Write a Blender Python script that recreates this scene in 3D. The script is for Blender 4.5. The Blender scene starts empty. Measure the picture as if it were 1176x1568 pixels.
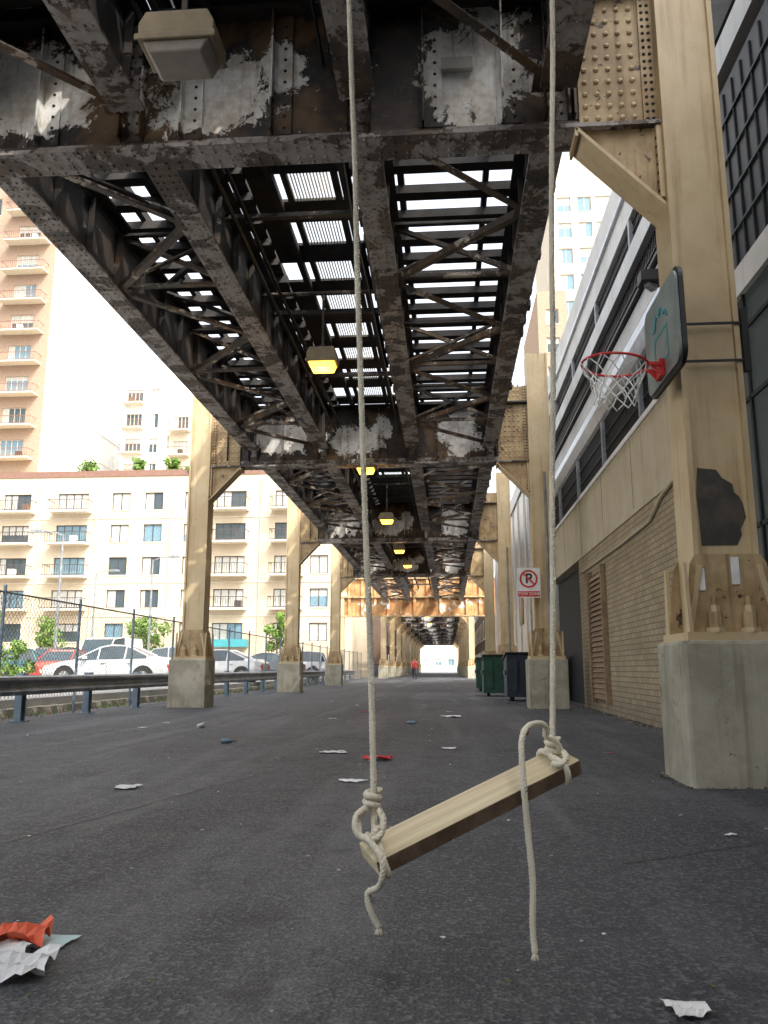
import bpy, bmesh, math, random
from mathutils import Vector, Matrix
random.seed(7)
R=math.radians
scene=bpy.context.scene
COL=scene.collection

# ------------------------------------------------------------------ materials
def newmat(name):
    m=bpy.data.materials.new(name); m.use_nodes=True
    nt=m.node_tree; b=nt.nodes['Principled BSDF']
    return m,nt,b
def N(nt,t,**k):
    n=nt.nodes.new(t)
    for a,v in k.items():
        if hasattr(n,a): setattr(n,a,v)
    return n
def setin(n,**k):
    for a,v in k.items(): n.inputs[a].default_value=v
def coords(nt,scale=(1,1,1)):
    tc=N(nt,'ShaderNodeTexCoord'); mp=N(nt,'ShaderNodeMapping')
    mp.inputs['Scale'].default_value=scale
    nt.links.new(tc.outputs['Object'],mp.inputs['Vector']); return mp.outputs['Vector']
def noise(nt,vec,scale,detail=6,rough=.6,dist=0):
    n=N(nt,'ShaderNodeTexNoise'); setin(n,Scale=scale,Detail=detail,Roughness=rough,Distortion=dist)
    nt.links.new(vec,n.inputs['Vector']); return n.outputs['Fac']
def ramp(nt,fac,a,b):
    r=N(nt,'ShaderNodeMapRange'); r.interpolation_type='SMOOTHSTEP'
    r.inputs['From Min'].default_value=a; r.inputs['From Max'].default_value=b
    nt.links.new(fac,r.inputs['Value']); return r.outputs['Result']
def mix(nt,fac,c1,c2):
    m=N(nt,'ShaderNodeMix'); m.data_type='RGBA'
    for s,c in ((6,c1),(7,c2)):
        if isinstance(c,tuple): m.inputs[s].default_value=(*c,1)
        else: nt.links.new(c,m.inputs[s])
    if isinstance(fac,float): m.inputs[0].default_value=fac
    else: nt.links.new(fac,m.inputs[0])
    return m.outputs[2]
def math_(nt,op,a,b=None):
    m=N(nt,'ShaderNodeMath'); m.operation=op
    for i,v in enumerate((a,b)):
        if v is None: continue
        if isinstance(v,(int,float)): m.inputs[i].default_value=v
        else: nt.links.new(v,m.inputs[i])
    return m.outputs[0]
def bump(nt,b,h,strength=.3,dist=.02):
    bp=N(nt,'ShaderNodeBump'); setin(bp,Strength=strength,Distance=dist)
    nt.links.new(h,bp.inputs['Height']); nt.links.new(bp.outputs['Normal'],b.inputs['Normal'])
def mottled(name,c1,c2,scale=3,rough=.8,metal=0,streak=0,spots=None,spotth=.62,bs=.3,spotscale=5):
    m,nt,b=newmat(name); v=coords(nt)
    n1=noise(nt,v,scale,8,.65); col=mix(nt,ramp(nt,n1,.35,.65),c1,c2)
    if streak:
        vs=coords(nt,(6,6,.35)); ns=noise(nt,vs,1.6,5,.6)
        col=mix(nt,math_(nt,'MULTIPLY',ramp(nt,ns,.5,.75),streak),col,tuple(x*k for x,k in zip(c1,(.42,.34,.26))))
    if spots:
        n3=noise(nt,v,spotscale,8,.7); col=mix(nt,ramp(nt,n3,spotth,spotth+.03),col,spots)
    nt.links.new(col,b.inputs['Base Color']); setin(b,Roughness=rough,Metallic=metal)
    bump(nt,b,noise(nt,v,scale*8,6,.7),bs,.01)
    return m
def plain(name,c,rough=.6,metal=0,emit=None,es=0):
    m,nt,b=newmat(name); setin(b,Roughness=rough,Metallic=metal); 
    v=coords(nt); n=noise(nt,v,4,5,.6)
    col=mix(nt,ramp(nt,n,.3,.7),tuple(x*.82 for x in c),tuple(min(1,x*1.08) for x in c))
    nt.links.new(col,b.inputs['Base Color'])
    if emit: b.inputs['Emission Color'].default_value=(*emit,1); b.inputs['Emission Strength'].default_value=es
    return m
def steel(name,th=.58,paint=(.5,.49,.46),blobs=False,dark=(.012,.011,.010),rust=(.075,.042,.024),tan=(.15,.09,.045)):
    m,nt,b=newmat(name); v=coords(nt)
    n2=noise(nt,v,2.3,8,.7); col=mix(nt,ramp(nt,n2,.42,.66),dark,rust)
    n5=noise(nt,v,.9,4,.6,.4); col=mix(nt,math_(nt,'MULTIPLY',ramp(nt,n5,.5,.62),.8),col,tan)
    n9=noise(nt,v,3.7,8,.7); col=mix(nt,math_(nt,'MULTIPLY',ramp(nt,n9,.60,.68),.7),col,(.17,.075,.025))
    ns=noise(nt,coords(nt,(5,5,.3)),1.8,6,.65)
    nA=noise(nt,v,1.7,9,.72,.3); mask=ramp(nt,nA,th,th+.02)
    nF=noise(nt,v,11,6,.7); fl=ramp(nt,nF,.66,.69)
    mask=math_(nt,'MAXIMUM',mask,math_(nt,'MULTIPLY',fl,.7))
    sk=.7
    if blobs:
        sk=.5
        sx=N(nt,'ShaderNodeSeparateXYZ'); nt.links.new(v,sx.inputs[0])
        tot=None
        for cx,cz,rx,rz in ((-4.6,7.45,.95,.65),(-2.5,7.25,.9,.5),(.42,7.45,.66,.85),(-1.7,7.6,.3,.35)):
            dx=math_(nt,'DIVIDE',math_(nt,'SUBTRACT',sx.outputs[0],cx),rx)
            dz=math_(nt,'DIVIDE',math_(nt,'SUBTRACT',sx.outputs[2],cz),rz)
            d=math_(nt,'SQRT',math_(nt,'ADD',math_(nt,'MULTIPLY',dx,dx),math_(nt,'MULTIPLY',dz,dz)))
            e=math_(nt,'SUBTRACT',1.0,d)
            tot=e if tot is None else math_(nt,'MAXIMUM',tot,e)
        nb=noise(nt,v,2.6,9,.78,.5)
        w=math_(nt,'ADD',tot,math_(nt,'MULTIPLY',math_(nt,'SUBTRACT',nb,.5),3.0))
        mask=math_(nt,'MAXIMUM',mask,ramp(nt,w,.10,.17))
    n6=noise(nt,v,4,8,.7); pc=mix(nt,ramp(nt,n6,.38,.7),paint,tuple(x*k for x,k in zip(paint,(.60,.53,.45))))
    col=mix(nt,mask,col,pc)
    col=mix(nt,math_(nt,'MULTIPLY',ramp(nt,ns,.52,.70),sk),col,(.022,.014,.009))
    nt.links.new(col,b.inputs['Base Color']); setin(b,Roughness=.58)
    bump(nt,b,math_(nt,'ADD',noise(nt,v,25,6,.7),mask),.5,.008)
    return m

M={}
M['web']=steel('girder_steel',th=.67,blobs=True,paint=(.80,.80,.78),dark=(.010,.009,.009),rust=(.06,.032,.018),tan=(.17,.10,.045))
M['str']=steel('stringer_steel',th=.63,paint=(.34,.33,.33),dark=(.014,.014,.015),rust=(.042,.028,.021),tan=(.055,.042,.034))
M['flange']=steel('bounce_lit_flange_steel',th=.49,paint=(.36,.34,.33),dark=(.05,.043,.04),rust=(.12,.08,.058),tan=(.15,.11,.08))  # lighter worn steel; bounce light from the ground is put into the colour
M['brace']=steel('brace_steel',th=.55,paint=(.46,.41,.35),dark=(.035,.03,.025),rust=(.11,.068,.04))
M['tie']=mottled('timber_tie',(.015,.014,.013),(.04,.034,.03),2)
M['beige']=mottled('beige_column_paint',(.50,.375,.21),(.58,.46,.28),1.6,.5,streak=.45,spots=(.17,.08,.03),spotth=.69,bs=.12)
M['beigedirty']=mottled('rusty_beige_paint',(.28,.185,.085),(.48,.35,.19),2.2,.6,streak=.7,spots=(.06,.03,.015),spotth=.60,bs=.35)
M['rustlit']=mottled('sunlit_rust_paint',(.36,.15,.045),(.56,.33,.14),1.0,.7,streak=.7,spots=(.7,.66,.58),spotth=.57,bs=.35,spotscale=1.1)  # rust with the sun's orange glow put into its colour
M['conc']=mottled('pedestal_concrete',(.30,.28,.21),(.44,.41,.32),1.8,.9,streak=.5,bs=.7,spots=(.18,.16,.11),spotth=.62)
M['black']=plain('black_paint',(.012,.012,.013),.5)
M['blotch']=mottled('touch_up_paint',(.035,.032,.03),(.085,.068,.05),4,.6)
M['dark']=plain('dark_trim_and_shade',(.02,.022,.024),.8)
M['white']=plain('white_paint',(.78,.78,.76),.6)
M['whiteconc']=mottled('white_concrete',(.62,.62,.6),(.78,.77,.74),.8,.8,streak=.25)
M['bandconc']=mottled('beige_concrete_band',(.48,.41,.28),(.56,.49,.35),.9,.85,streak=.4)
M['silver']=plain('galvanized_steel',(.48,.5,.52),.35,.7)
M['teal']=mottled('dark_teal_panel',(.035,.055,.058),(.05,.075,.078),2,.6)
M['glass']=plain('window_glass',(.05,.07,.08),.12)
M['glassb']=plain('window_glass_blue',(.14,.23,.28),.12)
M['curtain']=plain('window_blind',(.45,.44,.4),.7)
M['red']=plain('red_paint',(.6,.03,.025),.45)
M['stucco']=mottled('beige_stucco',(.50,.41,.29),(.56,.47,.35),.3,.9,bs=.1,streak=.15)
M['parapet']=plain('brown_parapet',(.20,.11,.08),.8)
M['louvre']=mottled('tan_louvre',(.20,.13,.08),(.32,.22,.13),5,.7)
M['winframe']=plain('window_frame',(.06,.05,.045),.5)
M['towerbrick']=mottled('tower_brick',(.30,.21,.15),(.36,.26,.19),3,.9)
M['cream']=plain('cream_concrete',(.62,.55,.44),.8)
M['blue_post']=plain('blue_grey_post',(.17,.23,.28),.5,.2)
M['rail']=mottled('guardrail_steel',(.18,.19,.20),(.32,.33,.34),2,.45,.5)
M['fencewire']=plain('fence_wire',(.20,.21,.21),.5,.5)
M['rope']=plain('cotton_rope',(.72,.67,.54),.9)
M['lampbody']=plain('lamp_housing',(.32,.26,.17),.6)
M['lampglow']=plain('lit_lamp_lens',(.9,.6,.2),.4,0,(1.0,.60,.07),4)
M['lampoff']=plain('unlit_lamp_lens',(.34,.31,.27),.3)
M['tyre']=plain('tyre_rubber',(.02,.02,.02),.8)
M['chrome']=plain('wheel_alloy',(.3,.3,.3),.3,.8)
M['leaf']=mottled('leaves',(.07,.14,.02),(.16,.26,.04),1.2,.7)
M['bark']=mottled('bark',(.10,.075,.05),(.16,.12,.08),5,.9)

def brickmat(name,c1,c2,mortar,axis='Y'):
    m,nt,b=newmat(name); v=coords(nt)
    sx=N(nt,'ShaderNodeSeparateXYZ'); nt.links.new(v,sx.inputs[0])
    cb=N(nt,'ShaderNodeCombineXYZ')
    nt.links.new(sx.outputs[1 if axis=='Y' else 0],cb.inputs[0]); nt.links.new(sx.outputs[2],cb.inputs[1])
    br=N(nt,'ShaderNodeTexBrick'); setin(br,Scale=1.0); br.inputs['Brick Width'].default_value=.30
    br.inputs['Row Height'].default_value=.105; br.inputs['Mortar Size'].default_value=.010
    br.inputs['Color1'].default_value=(*c1,1); br.inputs['Color2'].default_value=(*c2,1); br.inputs['Mortar'].default_value=(*mortar,1)
    nt.links.new(cb.outputs[0],br.inputs['Vector'])
    n=noise(nt,v,1.1,7,.65); col=mix(nt,math_(nt,'MULTIPLY',ramp(nt,n,.42,.72),.5),br.outputs['Color'],tuple(x*.5 for x in c1))
    zr=ramp(nt,sx.outputs[2],.9,.0); n8=noise(nt,v,2.5,6,.6)
    col=mix(nt,math_(nt,'MULTIPLY',math_(nt,'MULTIPLY',zr,n8),.9),col,(.10,.085,.065))
    nt.links.new(col,b.inputs['Base Color']); setin(b,Roughness=.85)
    bump(nt,b,math_(nt,'SUBTRACT',1.0,br.outputs['Fac']),.6,.012); return m
M['brick']=brickmat('yellow_brick',(.44,.35,.22),(.35,.27,.17),(.17,.14,.10))
M['brickdark']=brickmat('dark_brick',(.16,.10,.07),(.12,.08,.06),(.1,.08,.07))

def asphalt():
    m,nt,b=newmat('asphalt'); v=coords(nt)
    n1=noise(nt,v,.38,6,.6,.6); n2=noise(nt,v,42,5,.85)
    n3=noise(nt,v,3.2,8,.7); n4=noise(nt,coords(nt,(1.3,.09,1)),1.2,6,.6)
    col=mix(nt,ramp(nt,n1,.38,.62),(.030,.033,.041),(.058,.062,.071))
    col=mix(nt,math_(nt,'MULTIPLY',ramp(nt,n4,.48,.64),.75),col,(.115,.118,.125))
    col=mix(nt,math_(nt,'MULTIPLY',ramp(nt,n3,.50,.70),.55),col,(.021,.023,.028))
    gr=N(nt,'ShaderNodeTexVoronoi'); gr.inputs['Scale'].default_value=62; nt.links.new(v,gr.inputs['Vector'])
    sc=N(nt,'ShaderNodeSeparateColor'); nt.links.new(gr.outputs['Color'],sc.inputs[0])
    col=mix(nt,math_(nt,'MULTIPLY',ramp(nt,sc.outputs[0],.5,1.0),.7),col,(.18,.18,.185))
    col=mix(nt,math_(nt,'MULTIPLY',ramp(nt,n2,.5,.33),.85),col,(.010,.010,.012))
    # old stains
    st_=noise(nt,v,1.1,7,.65,1.0); col=mix(nt,math_(nt,'MULTIPLY',ramp(nt,st_,.60,.66),.45),col,(.018,.018,.022))
    nt.links.new(col,b.inputs['Base Color'])
    rg=N(nt,'ShaderNodeMapRange'); rg.inputs['To Min'].default_value=.5; rg.inputs['To Max'].default_value=.8
    nt.links.new(n3,rg.inputs['Value']); nt.links.new(rg.outputs[0],b.inputs['Roughness'])
    bump(nt,b,math_(nt,'ADD',n2,gr.outputs['Distance']),1.0,.01); return m
M['asphalt']=asphalt()
M['lot']=mottled('parking_lot_concrete',(.30,.29,.27),(.40,.38,.35),.6,.9)
M['ground']=mottled('ground_soil',(.26,.25,.22),(.32,.30,.27),.3,.95)
def woodmat():
    m,nt,b=newmat('pine_board')
    tc=N(nt,'ShaderNodeTexCoord'); mp=N(nt,'ShaderNodeMapping'); mp.inputs['Scale'].default_value=(1.2,26,26)
    nt.links.new(tc.outputs['Object'],mp.inputs['Vector'])
    n=noise(nt,mp.outputs[0],1.5,6,.6,.8); col=mix(nt,ramp(nt,n,.3,.7),(.50,.41,.25),(.70,.61,.42))
    n2=noise(nt,mp.outputs[0],.5,3,.5); col=mix(nt,math_(nt,'MULTIPLY',ramp(nt,n2,.55,.75),.35),col,(.35,.25,.14))
    nt.links.new(col,b.inputs['Base Color']); setin(b,Roughness=.65); bump(nt,b,n,.3,.004); return m
M['wood']=woodmat()
M['woodedge']=mottled('dark_board_edge',(.09,.055,.035),(.18,.12,.075),9,.8)

# ------------------------------------------------------------------ mesh builder
class MB:
    def __init__(s): s.v=[]; s.f=[]; s.mi=[]; s.mats=[]
    def m(s,mat):
        if mat not in s.mats: s.mats.append(mat)
        return s.mats.index(mat)
    def add(s,vs,fs,mat):
        o=len(s.v); s.v+= [tuple(x) for x in vs]; k=s.m(mat)
        for f in fs: s.f.append(tuple(i+o for i in f)); s.mi.append(k)
    def box(s,x0,x1,y0,y1,z0,z1,mat,M4=None):
        vs=[(x,y,z) for z in (z0,z1) for y in (y0,y1) for x in (x0,x1)]
        if M4 is not None: vs=[M4@Vector(p) for p in vs]
        s.add(vs,[(0,2,3,1),(4,5,7,6),(0,1,5,4),(2,6,7,3),(0,4,6,2),(1,3,7,5)],mat)
    def beam(s,p,q,w,h,mat,up=(0,0,1),L=False,t=.015):
        p=Vector(p);q=Vector(q);d=(q-p);l=d.length;d.normalize()
        u=Vector(up); sd=d.cross(u)
        if sd.length<1e-4: sd=d.cross(Vector((1,0,0)))
        sd.normalize(); u=sd.cross(d)
        M4=Matrix(((sd.x,d.x,u.x,p.x),(sd.y,d.y,u.y,p.y),(sd.z,d.z,u.z,p.z),(0,0,0,1)))
        if L:
            s.box(-w/2,w/2,0,l,0,t,mat,M4); s.box(-w/2,-w/2+t,0,l,t,h,mat,M4)
        else: s.box(-w/2,w/2,0,l,-h/2,h/2,mat,M4)
    def cyl(s,p,q,r0,mat,r1=None,n=12,cap=True):
        if r1 is None: r1=r0
        p=Vector(p);q=Vector(q);d=(q-p).normalized()
        a=d.cross(Vector((0,0,1)))
        if a.length<1e-4: a=d.cross(Vector((1,0,0)))
        a.normalize(); b=d.cross(a); vs=[]
        for c,r in ((p,r0),(q,r1)):
            for i in range(n):
                t=2*math.pi*i/n; vs.append(c+a*math.cos(t)*r+b*math.sin(t)*r)
        fs=[(i,(i+1)%n,n+(i+1)%n,n+i) for i in range(n)]
        if cap: fs+=[tuple(range(n-1,-1,-1)),tuple(range(n,2*n))]
        s.add(vs,fs,mat)
    def tube(s,pts,r,mat,n=6,rs=None):
        pts=[Vector(p) for p in pts]; vs=[]; 
        d0=(pts[1]-pts[0]).normalized(); a=d0.cross(Vector((.31,.2,.93))).normalized()
        for i,p in enumerate(pts):
            d=(pts[min(i+1,len(pts)-1)]-pts[max(i-1,0)]).normalized()
            a=(a-d*a.dot(d)).normalized(); b=d.cross(a); rr=rs[i] if rs else r
            for k in range(n):
                t=2*math.pi*k/n; vs.append(p+a*math.cos(t)*rr+b*math.sin(t)*rr)
        fs=[]
        for i in range(len(pts)-1):
            for k in range(n):
                fs.append((i*n+k,i*n+(k+1)%n,(i+1)*n+(k+1)%n,(i+1)*n+k))
        fs+=[tuple(range(n-1,-1,-1)),tuple(range((len(pts)-1)*n,len(pts)*n))]
        s.add(vs,fs,mat)
    def dome(s,c,nrm,r,mat,n=7):
        c=Vector(c);nrm=Vector(nrm).normalized()
        a=nrm.cross(Vector((.3,.5,.81))).normalized();b=nrm.cross(a)
        vs=[];
        for rr,hh in ((r,0),(r*.8,r*.45),(r*.3,r*.72)):
            for k in range(n):
                t=2*math.pi*k/n; vs.append(c+a*math.cos(t)*rr+b*math.sin(t)*rr+nrm*hh)
        fs=[(j*n+k,j*n+(k+1)%n,(j+1)*n+(k+1)%n,(j+1)*n+k) for j in range(2) for k in range(n)]
        fs.append(tuple(range(2*n,3*n))); s.add(vs,fs,mat)
    def prism(s,poly,axis,a0,a1,mat):
        n=len(poly); vs=[]
        for a in (a0,a1):
            for (u,w) in poly:
                vs.append({'X':(a,u,w),'Y':(u,a,w),'Z':(u,w,a)}[axis])
        fs=[(i,(i+1)%n,n+(i+1)%n,n+i) for i in range(n)]+[tuple(range(n-1,-1,-1)),tuple(range(n,2*n))]
        s.add(vs,fs,mat)
    def build(s,name,parent=None,smooth=False,bevel=0,fixn=True):
        me=bpy.data.meshes.new(name); me.from_pydata(s.v,[],s.f)
        for m in s.mats: me.materials.append(M[m] if isinstance(m,str) else m)
        me.polygons.foreach_set('material_index',s.mi)
        if smooth: me.polygons.foreach_set('use_smooth',[True]*len(s.f))
        me.update()
        if fixn:
            bm=bmesh.new(); bm.from_mesh(me); bmesh.ops.recalc_face_normals(bm,faces=bm.faces); bm.to_mesh(me); bm.free()
        ob=bpy.data.objects.new(name,me); COL.objects.link(ob)
        if parent: ob.parent=parent
        if bevel:
            b=ob.modifiers.new('bevel','BEVEL'); b.width=bevel; b.segments=2; b.limit_method='ANGLE'
        return ob
def empty(name,loc=(0,0,0)):
    e=bpy.data.objects.new(name,None); COL.objects.link(e); e.location=loc; return e

# ------------------------------------------------------------------ ground
g=MB(); g.add([(-700,-300,-.03),(700,-300,-.03),(700,1200,-.03),(-700,1200,-.03)],[(0,1,2,3)],'ground'); g.build('ground')
g=MB(); g.add([(-9.2,-60,0),(3.9,-60,0),(3.9,420,0),(-9.2,420,0)],[(0,1,2,3)],'asphalt'); g.build('asphalt_road')
g=MB(); g.box(-75,-9.4,-30,86,-.02,.34,'lot'); g.box(-9.4,-9.2,-30,86,-.02,.16,'conc'); g.build('parking_lot')
g=MB()
for i in range(1500):
    y=random.uniform(9,60); x=-9.0+random.gauss(0,.2); h=random.uniform(.03,.13); a=random.uniform(0,6.28)
    dx,dy=.02*math.cos(a),.02*math.sin(a)
    g.add([(x-dx,y-dy,0),(x+dx,y+dy,0),(x+dx*3,y+dy*3,h)],[(0,1,2)],'leaf' if random.random()<.4 else 'woodedge')
g.build('weeds',fixn=False)
# dirt and leaf debris along the wall base and pedestals
g=MB()
def debris(x,y,s):
    a=random.uniform(0,6.28); k=random.choice((3,4,5))
    g.add([(x+s*math.cos(a+6.283*j/k)*random.uniform(.5,1.2),y+s*math.sin(a+6.283*j/k)*random.uniform(.5,1.2),.004+random.random()*s) for j in range(k)],[tuple(range(k))],random.choice(['woodedge','tie','woodedge','conc','leaf' if random.random()<.3 else 'tie']))
for i in range(1300): debris(3.58-abs(random.gauss(0,.12)),random.uniform(8,29),random.uniform(.008,.03))
for yb in (7.9,21.9,35.9):
    for xc in (2.56,-6.86):
        for i in range(160):
            sd_=random.choice((0,1,2)); 
            if sd_==0: debris(xc+random.uniform(-.5,.5),yb-.47-abs(random.gauss(0,.05)),random.uniform(.006,.02))
            else: debris(xc+(-.51 if sd_==1 else .51)+(-1 if sd_==1 else 1)*abs(random.gauss(0,.05)),yb+random.uniform(-.5,.5),random.uniform(.006,.02))
g.build('dirt_and_leaf_debris',fixn=False)
g=MB()
def seam(pts,w):
    pts=[Vector((*p,.004)) for p in pts]; vs=[]
    for i,p in enumerate(pts):
        d=(pts[min(i+1,len(pts)-1)]-pts[max(i-1,0)]).normalized(); s_=Vector((-d.y,d.x,0)); ww=w*random.uniform(.3,1.4)
        vs+=[p+s_*ww,p-s_*ww]
    g.add(vs,[(2*i,2*i+1,2*i+3,2*i+2) for i in range(len(pts)-1)],'black')
def wig(a,b,n,amp):
    return [(a[0]+(b[0]-a[0])*i/n+random.gauss(0,amp),a[1]+(b[1]-a[1])*i/n+random.gauss(0,amp)) for i in range(n+1)]
seam(wig((-2.9,3.7),(-1.75,8.4),90,.012),.010)
seam(wig((-1.2,11.6),(2.0,11.9),50,.012),.010)
seam(wig((-6.0,14.6),(-.9,15.0),50,.012),.012)
seam(wig((.9,4.6),(3.2,6.1),60,.014),.005)
g.build('pavement_cracks')

# ------------------------------------------------------------------ viaduct
via=empty('elevated_railway_viaduct')
STR=(-5.36,-3.4,-.88,1.24)
BENTS=[7.9+14*k for k in range(-3,4)]
FAR=[88+14*k for k in range(0,9)]
ZB=6.52; ZT=8.2; ZS=6.97
XR=2.56; XL=-6.82
def bent(y,near):
    mb=MB(); 
    xa0,xb0=XL+.29,XR-.29
    mb.box(xa0,xb0,y-.012,y+.012,ZB+.05,ZT,'web')
    mb.box(xa0,xb0,y-.21,y+.21,ZB,ZB+.045,'flange')
    mb.box(xa0,xb0,y-.21,y+.21,ZT,ZT+.045,'str')
    for s in (-1,1):
        mb.box(xa0,xb0,min(y+s*.012,y+s*.035),max(y+s*.012,y+s*.035),ZB+.045,ZB+.20,'flange')
        for x in (-6.0,-5.36,-4.38,-3.4,-2.75,-1.75,-.88,-.1,.75,1.24,1.5):
            main=x in STR
            w=.09 if not main else .13
            for dx in (-w,w-.02):
                mb.box(x+dx,x+dx+.02,min(y+s*.036,y+s*.17),max(y+s*.036,y+s*.17),ZB+.2,ZT,'web')
                if not main: break
            mb.box(x-.13,x+.13,min(y+s*.036,y+s*.05),max(y+s*.036,y+s*.05),ZB+.2,ZT,'web' if not main else 'flange')
            if near:
                z=ZB+.28
                while z<ZT:
                    mb.dome((x+.05,y+s*.05,z),(0,s,0),.02,'str'); 
                    if main: mb.dome((x-.05,y+s*.05,z),(0,s,0),.02,'str')
                    z+=.14
        if near:
            x=-6.5
            while x<1.4:
                mb.dome((x,y+s*.035,ZB+.12),(0,s,0),.022,'str'); x+=.13
    if near:
        x=-6.5
        while x<2.0:
            for dy in (-.17,-.08,.08,.17): mb.dome((x,y+dy,ZB),(0,0,-1),.022,'flange')
            x+=.15
    for sgn,xc in ((1,XR),(-1,XL)):
        xi=xc-sgn*.29
        x0=xi-sgn*.80
        a,b=sorted((x0,xi))
        for s in (-1,1):
            ya,yb=sorted((y+s*.05,y+s*.075))
            mb.box(a,b,ya,yb,ZB+.05,ZT+.5,'beigedirty')
            if near:
                for i in range(5):
                    for j in range(15):
                        px=a+.07+i*.125 if sgn>0 else b-.07-i*.125
                        mb.dome((px,y+s*.075,ZB+.18+j*.145),(0,s,0),.032,'beige')
            xa,xb=sorted((xi-sgn*.14,xi))
            ya2,yb2=sorted((y+s*.076,y+s*.10)); mb.box(xa,xb,ya2,yb2,ZB-.02,ZT+.5,'beigedirty')
            if near:
                for j in range(26):
                    for dx in (.04,.10): mb.dome((xi-sgn*dx,y+s*.10,ZB+.05+j*.085),(0,s,0),.02,'str')
        zz=ZB-.003; tip=xi-sgn*.86; zk=ZB-.92
        mb.prism([(tip+sgn*.06,zz),(xi,zz),(xi,zk+.06)],'Y',y-.13,y-.11,'beigedirty')
        mb.prism([(tip+sgn*.06,zz),(xi,zz),(xi,zk+.06)],'Y',y+.11,y+.13,'beigedirty')
        nrm=Vector((-sgn*.73,0,-.68))
        p=Vector((tip,y,zz-.01)); q=Vector((xi,y,zk)); d=(q-p).normalized()
        mb.beam(p,q+d*.05,.42,.035,'beige',up=nrm)
        mb.beam(p,p+Vector((0,0,-.09)),.42,.03,'beige',up=(1,0,0))
        xa,xb=sorted((xi-sgn*.05,xi)); mb.box(xa,xb,y-.19,y-.131,zk+.1,zz,'beige')
        if near:
            for j in range(7): mb.dome((xi-sgn*.05,y-.16,zk+.18+j*.1),(-sgn,0,0),.018,'str')
        z0=1.32
        mb.box(xc-.24,xc+.24,y-.21,y+.21,z0,9.6,'beige')
        for sx in (-1,1):
            xa,xb=sorted((xc+sx*.24,xc+sx*.29)); mb.box(xa,xb,y-.26,y+.26,z0,9.6,'beige')
        mb.box(xc-.44,xc+.44,y-.42,y+.42,1.25,1.32,'beige')
        for s in (-1,1):
            ya,yb=sorted((y+s*.262,y+s*.285))
            mb.prism([(xc-.42,1.32),(xc+.42,1.32),(xc+.34,1.95),(xc+.29,2.03),(xc-.29,2.03),(xc-.34,1.95)],'Y',ya,yb,'beigedirty')
            for dx in (-.40,.40):
                mb.prism([(y+s*.286,1.32),(y+s*.41,1.32),(y+s*.33,1.95),(y+s*.286,1.95)],'X',xc+dx-.016,xc+dx+.016,'beige')
            mb.beam((xc-.385,y+s*.30,1.33),(xc-.26,y+s*.30,1.93),.03,.05,'beige',up=(1,0,0)); mb.beam((xc+.385,y+s*.30,1.33),(xc+.26,y+s*.30,1.93),.03,.05,'beige',up=(1,0,0))
            for dx in (-.17,.13):
                mb.cyl((xc+dx,y+s*.35,1.32),(xc+dx,y+s*.35,1.36),.085,'beige',n=8)
                mb.cyl((xc+dx,y+s*.35,1.36),(xc+dx,y+s*.35,1.50),.062,'beigedirty',n=10)
                mb.cyl((xc+dx,y+s*.35,1.50),(xc+dx,y+s*.35,1.56),.05,'beige',.045,n=6)
                mb.cyl((xc+dx,y+s*.35,1.56),(xc+dx,y+s*.35,1.64),.028,'beigedirty',n=8)
    ob=mb.build('bent',via)
    for sgn,xc in ((1,2.56),(-1,-6.86)):
        p=MB(); p.prism([(xc-.50,y-.46),(xc+.50,y-.46),(xc+.50,y+.46),(xc-.50,y+.46)],'Z',-.05,1.25,'conc')
        p.build('pedestal',via,bevel=.035)
for i,y in enumerate(BENTS): bent(y,5<y<25)
for y in FAR: bent(y,False)
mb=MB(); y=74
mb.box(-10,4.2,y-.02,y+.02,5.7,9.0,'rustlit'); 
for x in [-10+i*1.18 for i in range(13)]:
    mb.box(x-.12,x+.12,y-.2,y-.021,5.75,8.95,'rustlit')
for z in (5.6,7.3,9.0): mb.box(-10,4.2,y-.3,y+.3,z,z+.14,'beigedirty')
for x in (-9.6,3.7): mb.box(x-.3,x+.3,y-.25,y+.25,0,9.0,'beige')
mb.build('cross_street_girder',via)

mb=MB(); bl=BENTS+[74]+FAR
segs=list(zip(bl[:-1],bl[1:]))
for (y0,y1) in segs:
    a=y0+.22;b=y1-.22; near=-8<y0<25
    for x in STR:
        mb.box(x-.19,x+.19,a,b,ZS,ZS+.04,'flange')
        mb.box(x-.012,x+.012,a,b,ZS+.04,ZT,'str')
        for s in (-1,1):
            xa,xb=sorted((x+s*.012,x+s*.03)); mb.box(xa,xb,a,b,ZS+.04,ZS+.16,'str'); mb.box(xa,xb,a,b,ZT-.14,ZT,'str')
        mb.box(x-.19,x+.19,a,b,ZT,ZT+.04,'str')
        if -8<y0<60:
            k=a+.7
            while k<b:
                for s in (-1,1):
                    xa,xb=sorted((x+s*.031,x+s*.12)); mb.box(xa,xb,k,k+.02,ZS+.16,ZT-.14,'str')
                    xa,xb=sorted((x+s*.0125,x+s*.029)); mb.box(xa,xb,k+.0205,k+.11,ZS+.161,ZT-.141,'str')
                k+=1.05
        if near:
            k=a+.06
            while k<b:
                for dx in (-.14,-.06,.06,.14): mb.dome((x+dx,k,ZS),(0,0,-1),.019,'flange',5)
                k+=.14 if y0>0 else .3
mb.build('stringers',via)
mb=MB()
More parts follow.
